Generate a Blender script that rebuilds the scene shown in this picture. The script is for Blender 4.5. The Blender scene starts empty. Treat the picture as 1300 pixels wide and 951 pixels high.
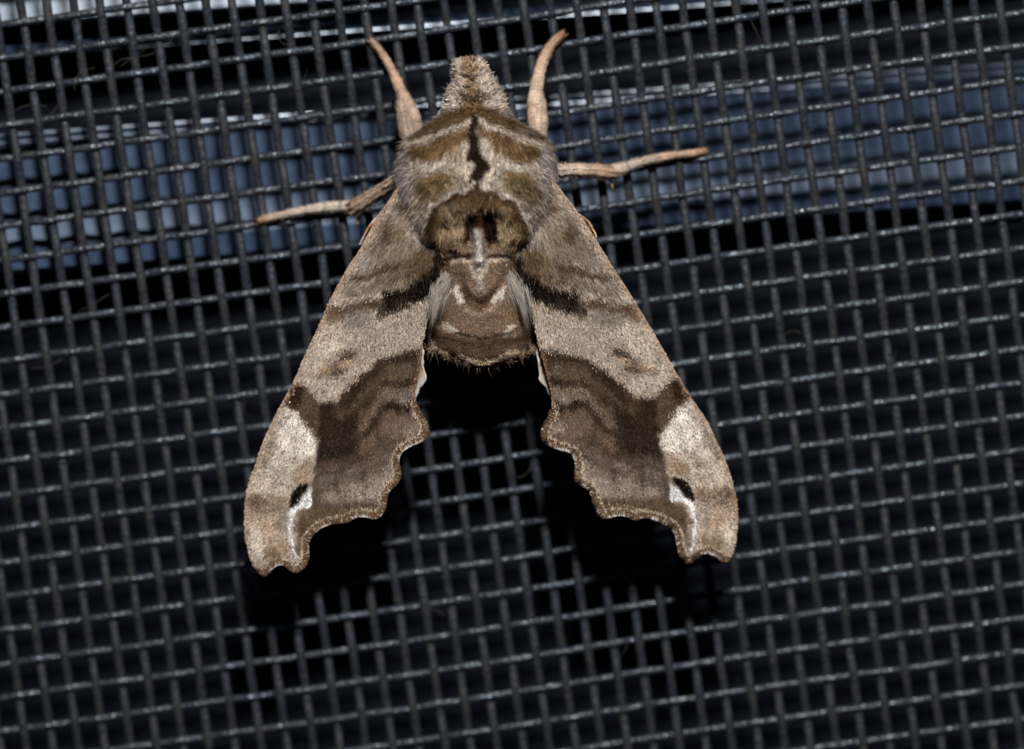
import bpy, math
import numpy as np
from mathutils import Matrix, Vector
from mathutils.geometry import delaunay_2d_cdt

# ------------------------------------------------------------------ frame
# Local frame of every object: millimetres, x right, y up, z (w) out of the
# screen towards the viewer.  World: metres, the screen stands upright.
MM = 0.001
ROT = Matrix.Rotation(math.radians(90), 4, 'X')
BASE = ROT @ Matrix.Scale(MM, 4)
rng = np.random.default_rng(7)
sc = bpy.context.scene
col = sc.collection

# ------------------------------------------------------------------ camera
DIST = 220.0                      # mm from the screen
TILT = math.radians(6.0)          # camera a little above, looking down
HALF_W = 27.1                     # mm seen either side of the axis
CAM = np.array([0, DIST*math.sin(TILT), DIST*math.cos(TILT)])
FWD = -CAM/DIST
RGT = np.array([1.0, 0, 0])
UPV = np.cross(RGT, FWD)
cd = bpy.data.cameras.new('camera')
cam = bpy.data.objects.new('camera', cd)
col.objects.link(cam)
m = Matrix(((RGT[0], UPV[0], -FWD[0], CAM[0]), (RGT[1], UPV[1], -FWD[1], CAM[1]),
            (RGT[2], UPV[2], -FWD[2], CAM[2]), (0, 0, 0, 1)))
mw = ROT @ m
mw.translation = mw.translation*MM
cam.matrix_world = mw
cd.sensor_width = 36
cd.lens = 18*DIST/HALF_W
cd.clip_start = 0.01
cd.clip_end = 5
cd.dof.use_dof = True
cd.dof.focus_distance = (DIST-6.9)*MM
cd.dof.aperture_fstop = 19.5
cd.dof.aperture_blades = 7
sc.camera = cam

# ------------------------------------------------------------------ light
w = bpy.data.worlds.new('World')
sc.world = w
w.use_nodes = True
w.node_tree.nodes['Background'].inputs[0].default_value = (0.55, 0.7, 1.0, 1)
w.node_tree.nodes['Background'].inputs[1].default_value = 0.012
ld = bpy.data.lights.new('camera_flash', 'AREA')     # the camera's flash, above the lens
ld.shape = 'RECTANGLE'
ld.size = 0.034
ld.size_y = 0.016
ld.energy = 1.0
ld.color = (1.0, 0.985, 0.975)
fl = bpy.data.objects.new('camera_flash', ld)
col.objects.link(fl)
FL = Vector((14, 152, 205))
fl.location = (ROT @ FL)*MM
fl.rotation_euler = (ROT.to_3x3() @ (Vector((0, 0, 0))-FL)).to_track_quat('-Z', 'Y').to_euler()
sc.view_settings.view_transform = 'Standard'
sc.view_settings.look = 'None'
sc.view_settings.exposure = 0
sc.view_settings.gamma = 1

# ------------------------------------------------------------------ helpers
TH = HALF_W/DIST

def unproj(px, py, wz):
    """photo pixel + height above the screen -> local mm"""
    px = np.asarray(px, float); py = np.asarray(py, float); wz = np.asarray(wz, float)
    u = (px-650)/650*TH
    v = (475.5-py)/650*TH
    d = FWD + u[..., None]*RGT + v[..., None]*UPV
    t = (wz-CAM[2])/d[..., 2]
    return CAM + d*t[..., None]

PXMM = 650/HALF_W                 # photo pixels per millimetre

def lin(c):
    c = np.asarray(c, float)/255
    return np.where(c <= 0.04045, c/12.92, ((c+0.055)/1.055)**2.4)

def vnoise(x, y, s, seed=0):
    """smooth value noise in -1..1"""
    r = np.random.default_rng(seed)
    T = r.random((64, 64))*2-1
    x = np.asarray(x, float)/s+1000; y = np.asarray(y, float)/s+1000
    xi = np.floor(x).astype(int); yi = np.floor(y).astype(int)
    fx = x-xi; fy = y-yi
    fx = fx*fx*(3-2*fx); fy = fy*fy*(3-2*fy)
    a = T[yi % 64, xi % 64]; b = T[yi % 64, (xi+1) % 64]
    c = T[(yi+1) % 64, xi % 64]; d = T[(yi+1) % 64, (xi+1) % 64]
    return (a*(1-fx)+b*fx)*(1-fy)+(c*(1-fx)+d*fx)*fy

def sstep(a, b, x):
    t = np.clip((x-a)/(b-a), 0, 1)
    return t*t*(3-2*t)

def seg_dist(x, y, pts):
    """distance to a polyline, and position along it (0..n-1)"""
    best = np.full(np.shape(x), 1e9); pos = np.zeros(np.shape(x))
    for i in range(len(pts)-1):
        ax, ay = pts[i][:2]; bx, by = pts[i+1][:2]
        dx, dy = bx-ax, by-ay
        t = np.clip(((x-ax)*dx+(y-ay)*dy)/(dx*dx+dy*dy+1e-9), 0, 1)
        d = np.hypot(x-ax-t*dx, y-ay-t*dy)
        k = d < best
        best = np.where(k, d, best); pos = np.where(k, i+t, pos)
    return best, pos

def inside(x, y, pts):
    r = np.zeros(np.shape(x), bool)
    n = len(pts)
    for i in range(n):
        ax, ay = pts[i][:2]; bx, by = pts[(i+1) % n][:2]
        if ay == by:
            continue
        k = ((ay > y) != (by > y)) & (x < (bx-ax)*(y-ay)/(by-ay)+ax)
        r ^= k
    return r

def spline(pts, n=4):
    """Catmull-Rom resample of an open polyline"""
    P = np.asarray(pts, float)
    Q = np.vstack([2*P[0]-P[1], P, 2*P[-1]-P[-2]])
    out = []
    for i in range(1, len(Q)-2):
        for k in range(n):
            t = k/n
            a, b, c, d = Q[i-1], Q[i], Q[i+1], Q[i+2]
            out.append(0.5*((2*b)+(c-a)*t+(2*a-5*b+4*c-d)*t*t+(3*b-a-3*c+d)*t**3))
    out.append(P[-1])
    return np.array(out)

class Paint:
    """pigment map in photo pixels (real markings of the moth)"""
    def __init__(s, x0, y0, x1, y1, base):
        s.x0, s.y0 = x0, y0
        s.X, s.Y = np.meshgrid(np.arange(x0, x1+1, dtype=float), np.arange(y0, y1+1, dtype=float))
        s.C = np.ones(s.X.shape+(3,))*lin(base)
        s.wx = vnoise(s.X, s.Y, 7, 1)*1.6+vnoise(s.X, s.Y, 3, 2)*1.1
        s.wy = vnoise(s.X, s.Y, 7, 3)*1.6+vnoise(s.X, s.Y, 3, 4)*1.1
    def _box(s, pts, pad):
        a = np.asarray([p[:2] for p in pts])
        i0 = max(int(a[:, 1].min()-pad-s.y0), 0); i1 = min(int(a[:, 1].max()+pad-s.y0)+2, s.X.shape[0])
        j0 = max(int(a[:, 0].min()-pad-s.x0), 0); j1 = min(int(a[:, 0].max()+pad-s.x0)+2, s.X.shape[1])
        return slice(i0, i1), slice(j0, j1)
    def _mix(s, b, al, c):
        s.C[b] = s.C[b]*(1-al[..., None])+lin(c)*al[..., None]
    def poly(s, pts, c, f=6, a=1.0, rag=1.0):
        b = s._box(pts, f+6)
        x = s.X[b]+s.wx[b]*rag; y = s.Y[b]+s.wy[b]*rag
        d, _ = seg_dist(x, y, list(pts)+[pts[0]])
        sd = np.where(inside(x, y, pts), -d, d)
        s._mix(b, a*(1-sstep(-f/2, f/2, sd)), c)
    def stroke(s, pts, wd, c, f=4, a=1.0, rag=1.0):
        wm = max(wd) if isinstance(wd, (list, tuple)) else wd
        b = s._box(pts, wm/2+f+6)
        x = s.X[b]+s.wx[b]*rag; y = s.Y[b]+s.wy[b]*rag
        d, p = seg_dist(x, y, pts)
        hw = np.interp(p, np.arange(len(pts)), wd)/2 if isinstance(wd, (list, tuple)) else wd/2
        s._mix(b, a*(1-sstep(-f/2, f/2, d-hw)), c)
    def blob(s, x, y, rx, ry, c, a=1.0, f=0.6, rag=1.0):
        pts = [(x-rx, y-ry), (x+rx, y+ry)]
        b = s._box(pts, max(rx, ry)*f+6)
        X = s.X[b]+s.wx[b]*rag; Y = s.Y[b]+s.wy[b]*rag
        d = np.hypot((X-x)/rx, (Y-y)/ry)
        s._mix(b, a*(1-sstep(1-f, 1+f, d)), c)
    def get(s, x, y):
        fx = np.clip(np.asarray(x)-s.x0, 0, s.X.shape[1]-1.001)
        fy = np.clip(np.asarray(y)-s.y0, 0, s.X.shape[0]-1.001)
        i = fy.astype(int); j = fx.astype(int); u = (fx-j)[..., None]; v = (fy-i)[..., None]
        C = s.C
        return (C[i, j]*(1-u)+C[i, j+1]*u)*(1-v)+(C[i+1, j]*(1-u)+C[i+1, j+1]*u)*v

def mesh_obj(name, V, F, mat, parent=None, colr=None, smooth=True, world=None):
    """V Nx3 mm, F MxK (K=3 or 4) -> one mesh object"""
    V = np.asarray(V, np.float32); F = np.asarray(F, np.int32)
    me = bpy.data.meshes.new(name)
    me.vertices.add(len(V)); me.vertices.foreach_set('co', V.ravel())
    k = F.shape[1]
    me.loops.add(F.size); me.loops.foreach_set('vertex_index', F.ravel())
    me.polygons.add(len(F))
    me.polygons.foreach_set('loop_start', np.arange(0, F.size, k, dtype=np.int32))
    me.polygons.foreach_set('loop_total', np.full(len(F), k, np.int32))
    me.update(calc_edges=True)
    me.polygons.foreach_set('use_smooth', np.full(len(F), smooth, bool))
    if colr is not None:
        at = me.color_attributes.new('pigment', 'FLOAT_COLOR', 'POINT')
        c4 = np.ones((len(V), 4), np.float32); c4[:, :3] = np.clip(colr, 0, 1)
        at.data.foreach_set('color', c4.ravel())
    me.materials.append(mat)
    me.validate()
    o = bpy.data.objects.new(name, me)
    col.objects.link(o)
    if parent is not None:
        o.parent = parent
    else:
        o.matrix_world = BASE
    return o

def empty(name):
    o = bpy.data.objects.new(name, None)
    o.empty_display_size = 1
    col.objects.link(o)
    o.matrix_world = BASE
    return o

def tube(P, R, n=8, flat=None, cap=True):
    """tube along P (Mx3) with radii R (M); flat=(a,b) squashes"""
    P = np.asarray(P, float); R = np.broadcast_to(np.asarray(R, float), (len(P),))
    T = np.gradient(P, axis=0); T /= np.linalg.norm(T, axis=1)[:, None]+1e-12
    Z = np.array([0, 0, 1.0])
    A = np.cross(np.broadcast_to(Z, T.shape), T)
    A /= np.linalg.norm(A, axis=1)[:, None]+1e-9
    B = np.cross(T, A)
    th = np.arange(n)/n*2*math.pi
    fa, fb = flat or (1, 1)
    V = P[:, None]+R[:, None, None]*(np.cos(th)[None, :, None]*A[:, None]*fa+np.sin(th)[None, :, None]*B[:, None]*fb)
    M = len(P)
    i = np.arange(M-1)[:, None]*n; j = np.arange(n)[None]
    F = np.stack([i+j, i+(j+1) % n, i+n+(j+1) % n, i+n+j], -1).reshape(-1, 4)
    V = V.reshape(-1, 3)
    if cap:
        V = np.vstack([V, P[0], P[-1]])
        c0, c1 = M*n, M*n+1
        j = np.arange(n)
        F = np.vstack([F, np.stack([np.full(n, c0), (j+1) % n, j, np.full(n, c0)], -1),
                       np.stack([np.full(n, c1), (M-1)*n+j, (M-1)*n+(j+1) % n, np.full(n, c1)], -1)])
    return V, F

def tris(F):
    """quads (maybe degenerate first==last) to triangles"""
    out = [F[:, [0, 1, 2]]]
    k = F[:, 0] != F[:, 3]
    out.append(F[k][:, [0, 2, 3]])
    return np.vstack(out)

# ------------------------------------------------------------------ materials
def new_mat(name):
    ma = bpy.data.materials.new(name); ma.use_nodes = True
    nt = ma.node_tree
    return ma, nt, nt.nodes['Principled BSDF']

def nd(nt, typ, **kw):
    n = nt.nodes.new(typ)
    for k, v in kw.items():
        if k in n.inputs:
            n.inputs[k].default_value = v
        else:
            setattr(n, k, v)
    return n

def ramp(nt, fac, stops):
    r = nt.nodes.new('ShaderNodeValToRGB')
    e = r.color_ramp.elements
    e[0].position, e[0].color = stops[0][0], (*stops[0][1], 1)
    e[1].position, e[1].color = stops[1][0], (*stops[1][1], 1)
    for p, c in stops[2:]:
        x = e.new(p); x.color = (*c, 1)
    nt.links.new(fac, r.inputs[0])
    return r.outputs[0]

def pigment_mat(name, rough=0.65, spec=0.25, sheen=0.0, grain=0.12):
    ma, nt, bs = new_mat(name)
    at = nd(nt, 'ShaderNodeAttribute', attribute_name='pigment')
    tc = nd(nt, 'ShaderNodeTexCoord')
    no = nd(nt, 'ShaderNodeTexNoise', Scale=9.0, Detail=3.0)
    nt.links.new(tc.outputs['Object'], no.inputs['Vector'])
    mr = nd(nt, 'ShaderNodeMapRange')
    mr.inputs[3].default_value = 1-grain*2; mr.inputs[4].default_value = 1+grain*2
    nt.links.new(no.outputs['Fac'], mr.inputs[0])
    mx = nd(nt, 'ShaderNodeVectorMath', operation='MULTIPLY')
    nt.links.new(at.outputs['Color'], mx.inputs[0]); nt.links.new(mr.outputs[0], mx.inputs[1])
    nt.links.new(mx.outputs[0], bs.inputs['Base Color'])
    bs.inputs['Roughness'].default_value = rough
    bs.inputs['Specular IOR Level'].default_value = spec
    bs.inputs['Sheen Weight'].default_value = sheen
    return ma

M_SCALE = pigment_mat('wing_scale', 0.75, 0.05)
M_WING = pigment_mat('wing_membrane', 0.8, 0.05)
M_FUR = pigment_mat('moth_fur', 0.7, 0.07)
M_BODY = pigment_mat('moth_skin', 0.8, 0.1)
M_LEG = pigment_mat('moth_leg', 0.65, 0.15, grain=0.3)

def strand_mat(name, dark, dust, lo, hi, rough, gloss, bump):
    ma, nt, bs = new_mat(name)
    tc = nd(nt, 'ShaderNodeTexCoord')
    n1 = nd(nt, 'ShaderNodeTexNoise', Scale=1.3, Detail=6.0, Roughness=0.7)
    n2 = nd(nt, 'ShaderNodeTexNoise', Scale=7.0, Detail=4.0, Roughness=0.65)
    for n in (n1, n2):
        nt.links.new(tc.outputs['Object'], n.inputs['Vector'])
    ad = nd(nt, 'ShaderNodeMath', operation='ADD')
    nt.links.new(n1.outputs['Fac'], ad.inputs[0]); nt.links.new(n2.outputs['Fac'], ad.inputs[1])
    hf = nd(nt, 'ShaderNodeMath', operation='MULTIPLY'); hf.inputs[1].default_value = 0.5
    nt.links.new(ad.outputs[0], hf.inputs[0])
    nt.links.new(ramp(nt, hf.outputs[0], [(lo, dark), (hi, dust)]), bs.inputs['Base Color'])
    rr = nd(nt, 'ShaderNodeMapRange'); rr.inputs[1].default_value = 0.35; rr.inputs[2].default_value = 0.65
    rr.inputs[3].default_value = rough; rr.inputs[4].default_value = rough+0.32
    nt.links.new(n2.outputs['Fac'], rr.inputs[0]); nt.links.new(rr.outputs[0], bs.inputs['Roughness'])
    bu = nd(nt, 'ShaderNodeBump', Strength=bump, Distance=0.03)
    n3 = nd(nt, 'ShaderNodeTexNoise', Scale=3.6, Detail=2.0)
    nt.links.new(tc.outputs['Object'], n3.inputs['Vector'])
    nt.links.new(n3.outputs['Fac'], bu.inputs['Height']); nt.links.new(bu.outputs[0], bs.inputs['Normal'])
    bs.inputs['Specular IOR Level'].default_value = gloss
    bs.inputs['IOR'].default_value = 1.6
    bs.inputs['Specular Tint'].default_value = (0.78, 0.89, 1.0, 1)
    return ma

M_WEFT = strand_mat('dusty_weft', (0.017, 0.021, 0.028), (0.052, 0.049, 0.046), 0.47, 0.74, 0.20, 0.52, 0.20)
M_WARP = strand_mat('dusty_warp', (0.013, 0.017, 0.024), (0.048, 0.039, 0.031), 0.45, 0.70, 0.38, 0.20, 0.15)

def paint_mat(name, c0, c1, rough, spec=0.5, dust=(0.2, 0.22, 0.26)):
    ma, nt, bs = new_mat(name)
    tc = nd(nt, 'ShaderNodeTexCoord')
    n1 = nd(nt, 'ShaderNodeTexNoise', Scale=0.45, Detail=8.0, Roughness=0.7)
    n2 = nd(nt, 'ShaderNodeTexNoise', Scale=3.2, Detail=5.0, Roughness=0.7)
    for n in (n1, n2):
        nt.links.new(tc.outputs['Object'], n.inputs['Vector'])
    a = ramp(nt, n1.outputs['Fac'], [(0.35, c0), (0.65, c1)])
    f = ramp(nt, n2.outputs['Fac'], [(0.58, (0, 0, 0)), (0.75, (0.6, 0.6, 0.6))])
    mx = nd(nt, 'ShaderNodeMix', data_type='RGBA')
    nt.links.new(f, mx.inputs[0]); nt.links.new(a, mx.inputs[6]); mx.inputs[7].default_value = (*dust, 1)
    nt.links.new(mx.outputs[2], bs.inputs['Base Color'])
    rr = nd(nt, 'ShaderNodeMapRange'); rr.inputs[3].default_value = rough-0.06; rr.inputs[4].default_value = rough+0.12
    nt.links.new(n2.outputs['Fac'], rr.inputs[0]); nt.links.new(rr.outputs[0], bs.inputs['Roughness'])
    bs.inputs['Specular IOR Level'].default_value = spec
    bs.inputs['Specular Tint'].default_value = (0.78, 0.89, 1.0, 1)
    return ma

M_RAIL = paint_mat('blue_grey_paint', (0.016, 0.030, 0.062), (0.036, 0.060, 0.110), 0.47, 0.38, (0.12, 0.15, 0.21))
M_RAIL2 = paint_mat('pale_gloss_paint', (0.02, 0.026, 0.042), (0.03, 0.038, 0.058), 0.22, 0.5, (0.06, 0.065, 0.08))
M_BEAD = paint_mat('blue_grey_gloss', (0.015, 0.024, 0.046), (0.022, 0.034, 0.062), 0.18, 0.5, (0.06, 0.07, 0.09))
M_PANE = paint_mat('dark_pane', (0.0035, 0.0040, 0.0075), (0.007, 0.0078, 0.0135), 0.55, 0.1, (0.010, 0.010, 0.013))

# ------------------------------------------------------------------ window behind the screen
def tag(o, **kw):
    for k, v in kw.items():
        o[k] = v
    return o

frame = tag(empty('window_frame'), kind='structure')

def rail(name, px_of, prof, wdep, mat, x0=-120, x1=1420, yaw=0.0, smooth=False):
    """extrude a profile [(photo px below the edge line, height w)] along the edge line px_of(x)"""
    xs = np.linspace(x0, x1, 40)
    V = []
    for x in xs:
        for dy, dw in prof:
            V.append(unproj(x, px_of(x)+dy, wdep+dw+yaw*(x-650)/650))
    V = np.array(V); n = len(prof)
    F = [(i*n+j, (i+1)*n+j, (i+1)*n+(j+1) % n, i*n+(j+1) % n) for i in range(len(xs)-1) for j in range(n)]
    return mesh_obj(name, V, F, mat, frame, smooth=smooth)

def arc(cx, cw, rx, rw, a0, a1, n=6):
    return [(cx+rx*math.cos(math.radians(a0+(a1-a0)*k/n)), cw+rw*math.sin(math.radians(a0+(a1-a0)*k/n))) for k in range(n+1)]

# lower sash rail: two beads on its top edge, flat face, sloping ledge, flat lip
def chamfer(d0, w0, n_px, a0, a1, n=10):
    """convex strip, n_px tall, whose slope eases from a0 to a1 degrees"""
    out = [(d0, w0)]
    for k in range(n):
        out.append((out[-1][0]+n_px/n, out[-1][1]+n_px/n/PXMM*math.tan(math.radians(a0+(a1-a0)*k/(n-1)))))
    return out
ca = chamfer(0, -0.5, 4, 24, 13)
cb_ = chamfer(9, ca[-1][1]-0.10, 6, 31, 7)
p0 = [(-0.5, -6.0)] + ca + [(5.5, ca[-1][1]-0.02), (8.0, ca[-1][1]-0.12)] + cb_ + [(19, cb_[-1][1]-.05), (19, -6.0)]
rail('bead', lambda x: 169.5-0.0705*x, p0, -3.6, M_BEAD, yaw=-1.8)
p1 = [(19.2, -6.0), (19.2, -0.35), (60, -0.32), (98, -0.30)]
p1 += [(98+48*k/10, -0.30+0.62*(k/10)**0.75*0+1.15*(0.13*(k/10)+0.40*(k/10)**2-0.13*(k/10)**3)) for k in range(1, 11)]
p1 += [(149, 0.14), (174, 0.10), (178, -0.15), (179, -6.0)]
rail('sash_rail', lambda x: 169.5-0.0705*x, p1, -3.6, M_RAIL, yaw=-1.8)
# upper rail: a thin bright lip, a recess and a glossy sloping face
p2 = [(-14, -6), (-14, -0.63), (-4, -0.62)] + chamfer(-3.0, -0.5, 3.5, 24, 13, 6) + [(1.2, -6)]
rail('head_rail', lambda x: 73-0.0735*x, p2, -3.9, M_BEAD, yaw=-1.5)
p3 = [(-160, -6), (-160, -1.30), (-3, 0.22), (0, 0.2), (2, 0.0), (3, -6)]
rail('window_track', lambda x: 32-0.0735*x, p3, -6.6, M_RAIL2, yaw=-3.0)
pv = unproj(np.array([-400, 1700, 1700, -400.]), np.array([-300, -300, 1300, 1300.]), np.full(4, -7.4))
pv2 = pv.copy(); pv2[:, 2] -= 3
tag(mesh_obj('window_pane', np.vstack([pv, pv2]), [(0, 3, 2, 1), (4, 5, 6, 7), (0, 1, 5, 4), (1, 2, 6, 5), (2, 3, 7, 6), (3, 0, 4, 7)], M_PANE, smooth=False), kind='structure')

# ------------------------------------------------------------------ insect screen (plain weave)
from math import erf
def f_row(x):
    g = 0.022*200*math.sqrt(math.pi)/2
    return -0.138*x-g*(erf((x-720)/200)-erf(-720/200))

def crossing(n, mrow):
    """photo pixel of warp n x weft mrow"""
    x0 = 25.4+33.6*n
    s = 0.149-0.0000125*x0
    y = 31.6+42.74*mrow
    x = x0
    for _ in range(12):
        yy = 31.6+42.74*mrow+f_row(x)
        x = x0+s*yy
    return x, yy

N0, N1, M0, M1 = -8, 43, -3, 30
GX = np.zeros((N1-N0+1, M1-M0+1)); GY = np.zeros_like(GX)
for a in range(N0, N1+1):
    for b in range(M0, M1+1):
        GX[a-N0, b-M0], GY[a-N0, b-M0] = crossing(a, b)
jit = rng.normal(0, 0.45, GX.shape); GX += jit
GY += rng.normal(0, 0.4, GX.shape)
screen = tag(empty('window_screen'), kind='structure')
AMP = 0.105
SUB = 8

def strand(name, xs, ys, over, rad, flat, mat, seed):
    k = len(xs)
    t = np.arange((k-1)*SUB+1)/SUB
    i = np.arange(k)
    X = np.interp(t, i, xs); Y = np.interp(t, i, ys)
    # smooth rise and fall over and under the crossing strands
    Wc = AMP*np.cos(math.pi*t)*(1 if over[0] else -1)
    P = unproj(X, Y, Wc)
    r = np.random.default_rng(seed)
    P[:, :2] += np.stack([np.convolve(r.normal(0, 0.006, len(t)), np.ones(8)/3, 'same') for _ in range(2)], 1)
    R = rad*(1+0.06*np.convolve(r.normal(0, 1, len(t)), np.ones(3)/3, 'same'))
    V, F = tube(P, R, 9, flat)
    V[:-2] += r.normal(0, 0.0035, (len(V)-2, 3))
    mesh_obj(name, V, tris(F), mat, screen)

for b in range(M0, M1+1):
    over = [((a+b) % 2 == 0) for a in range(N0, N1+1)]
    strand('weft_strand', GX[:, b-M0], GY[:, b-M0], over, 0.205, (1, 0.92), M_WEFT, 100+b)
for a in range(N0, N1+1):
    over = [((a+b) % 2 == 1) for b in range(M0, M1+1)]
    strand('warp_strand', GX[a-N0], GY[a-N0], over, 0.228, (1.06, 0.76), M_WARP, 300+a)

# lint caught in the weave
ma, nt, bs = new_mat('lint_fibre'); bs.inputs['Base Color'].default_value = (0.10, 0.088, 0.07, 1); bs.inputs['Roughness'].default_value = 0.7
LV, LF, off = [], [], 0
spots = [(30, 135, 55), (65, 145, 60), (100, 95, 40), (150, 78, 45), (170, 72, 45), (200, 65, 50), (355, 50, 22), (385, 100, 25), (120, 385, 45), (60, 465, 40),
         (240, 510, 35), (1135, 455, 22), (1010, 420, 25), (670, 600, 28), (555, 775, 22), (960, 40, 30), (1030, 165, 35), (1065, 182, 30), (790, 830, 22), (1290, 590, 18), (310, 520, 25)]
r = np.random.default_rng(5)
for (x, y, L) in spots:
    a = r.uniform(-0.9, -0.15) if L > 30 else r.uniform(0, 6.28)
    t = np.linspace(-0.5, 0.5, 12)
    b = r.uniform(-0.5, 0.5)*L
    X = x+math.cos(a)*L*t-math.sin(a)*b*(t*t*2); Y = y+math.sin(a)*L*t+math.cos(a)*b*(t*t*2)
    V, F = tube(unproj(X, Y, 0.12+0.12*np.sin(t*7+r.uniform(0, 6))), r.uniform(0.006, 0.011), 5)
    F = tris(F); LV.append(V); LF.append(F+off); off += len(V)
tag(mesh_obj('lint', np.vstack(LV), np.vstack(LF), ma), kind='stuff', label='fine pale lint fibres caught in the screen weave', category='lint')

# ------------------------------------------------------------------ moth
moth = tag(empty('moth'), label='brown and grey mottled moth with scalloped wings clinging to the dark screen', category='moth')

# ---- wing outlines in photo pixels
L_COSTA = [(505, 238), (490.7, 258.3), (479, 274.5), (467, 298), (455.3, 319), (442, 338), (431.3, 357.7), (419.5, 379.8), (403.3, 416.6), (388.6, 447.5),
           (375.5, 478), (358.9, 509.8), (345.7, 534.8), (333.9, 561.3), (325, 587.8), (317, 610), (312.5, 629.5), (311, 651.5), (311, 669), (313.2, 687), (316.2, 701.6), (322, 716), (328.7, 726.6)]
L_TERM = [(328.7, 726.6), (336.8, 729.6), (344, 722.5), (351.5, 717), (359, 716.5), (364.8, 719.5), (370.7, 724.5), (378, 725), (386.5, 718.5), (391, 709), (390.6, 697), (391.8, 687), (397, 678), (407.5, 669.5),
          (418, 665), (432, 663), (442, 661.5), (451, 656), (463, 655), (473.6, 657.5), (482, 655), (488.4, 645), (490.6, 631.5), (494.3, 622.5), (504, 613), (508.2, 602), (505.5, 586), (509, 574.5), (519.3, 566.5), (534, 560), (543, 552.5), (543.6, 545), (541, 537), (535.5, 527), (529.6, 515.4)]
L_INNER = [(529.6, 515.4), (527.4, 503.7), (527.4, 489), (531, 474), (533.3, 456.5), (536, 443), (537.5, 430.8), (540.5, 416), (543.4, 392.5), (547.8, 373.3), (553.7, 349.8), (556, 335), (560, 300), (548, 255), (525, 232)]
R_COSTA = [(700, 224), (704.8, 231), (716.6, 247), (728.4, 262), (743, 282.5), (757.8, 306), (778, 339), (796, 366.5), (815, 397.4), (831.3, 425.4), (846, 450.5), (858.7, 474), (871.3, 493.6), (883, 512.7), (897.8, 534.8), (911, 562.8), (922, 587), (927.5, 604), (931, 616.5), (934.7, 637), (936.6, 654.8), (935, 672.5), (932, 693), (925.2, 712.2)]
R_TERM = [(925.2, 712.2), (917.8, 711.5), (912, 707.5), (903, 702.5), (894, 701.5), (885.4, 706.5), (876.6, 713.5), (869.2, 710.5), (863.3, 702), (860.4, 690), (858.5, 679), (853, 669.5), (842.7, 663.6), (829.5, 658), (815, 656.3), (806, 659), (795, 654.5), (783, 653.6), (770, 656.8), (761.5, 653.4), (759, 646), (753.6, 635.7), (750.7, 624.5), (743.3, 618), (733.5, 611.5), (730.5, 603.3), (731.5, 591.5), (729.5, 580), (722.7, 573), (706.5, 568.3), (693.6, 562), (688.2, 553.3), (690, 542), (696.5, 530), (700, 521)]
R_INNER = [(700, 521), (700.3, 503.6), (698, 489), (693.6, 474), (689, 456.5), (685, 444), (681, 425), (676.8, 404.3), (675.3, 389.5), (669.5, 369), (662, 348.3), (659, 335), (652, 300), (660, 255), (683, 228)]

# right wing pixel -> its twin place on the left wing
cr = np.array([(876.6, 713.5), (925, 712), (688.2, 553), (761.5, 653.4), (871, 493.6), (831.3, 425.4), (779.8, 340), (698, 489), (669.5, 369), (866, 615), (876, 702), (860, 475)])
cl = np.array([(382, 722), (331, 728), (543.6, 550), (482, 655), (367, 493), (399, 425), (441.6, 340), (527.4, 489), (548, 371), (380, 628), (376, 712), (374, 486)])
AFF = np.linalg.lstsq(np.hstack([cr, np.ones((len(cr), 1))]), cl, rcond=None)[0]

# ---- wing pigment (left wing pixels)
W = Paint(295, 215, 570, 740, (163, 150, 137))
W.poly([(500, 240), (560, 230), (560, 345), (500, 370), (440, 352), (470, 295)], (148, 134, 119), 30)
W.poly([(440, 345), (500, 330), (490, 372), (440, 392), (418, 388)], (157, 146, 133), 24)
W.poly([(478, 402), (545, 385), (538, 440), (490, 455), (450, 470), (440, 430)], (153, 142, 131), 24)
W.poly([(412, 410), (440, 420), (430, 450), (395, 490), (380, 480), (395, 445)], (178, 165, 151), 18)
# base flecks
W.blob(490, 298, 10, 13, (92, 70, 52), 0.9); W.blob(505, 300, 6, 9, (120, 98, 74), 0.7)
W.blob(510, 264, 8, 6, (96, 74, 58), 0.8); W.blob(500, 272, 5, 5, (176, 164, 150), 0.7)
W.blob(478, 312, 8, 12, (120, 108, 96), 0.7); W.blob(497, 325, 12, 8, (128, 112, 96), 0.6)
W.blob(462, 330, 5, 14, (172, 168, 162), 0.6)
W.stroke([(456, 353), (470, 349), (490, 343)], 8, (112, 92, 72), 6, 0.8)
W.blob(497, 340, 9, 10, (122, 108, 90), 0.7); W.blob(470, 372, 14, 7, (146, 138, 128), 0.6)
W.stroke([(528, 255), (534, 285), (540, 318)], [8, 14, 22], (172, 166, 164), 10, 0.85)
W.poly([(513, 322), (530, 312), (548, 316), (566, 322), (562, 345), (541, 356), (520, 362), (507, 350)], (112, 94, 72), 16, 0.75, 3)
W.blob(545, 326, 12, 8, (98, 78, 56), .6); W.blob(522, 340, 9, 7, (142, 124, 100), .5); W.blob(536, 346, 9, 5, (110, 88, 60), .6)
# antemedial band
W.poly([(551, 318), (562, 322), (560, 350), (549, 369), (539, 381), (518, 390), (503, 396), (492, 401), (481, 407), (479, 395), (487, 381), (488, 369), (509, 368), (525, 359), (539, 349), (548, 338)], (32, 23, 16), 5, 1, 1.4)
W.blob(485, 396, 8, 9, (84, 76, 68), 0.7); W.blob(508, 385, 10, 6, (66, 50, 36), 0.7)
W.stroke([(484, 384), (462, 389), (447, 394), (430, 393), (417, 396)], [10, 11, 10, 13, 10], (88, 70, 52), 6, 0.92, 2)
W.stroke([(438, 352), (460, 354), (490, 343), (514, 335)], [5, 8, 8, 6], (92, 74, 57), 6, 0.9, 2.2)
W.stroke([(430, 373), (455, 374), (480, 362), (503, 354)], 7, (114, 99, 84), 6, 0.75, 2.2)
W.stroke([(425, 384), (450, 382), (478, 371)], 5, (178, 167, 153), 5, 0.6, 1.6)
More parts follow.
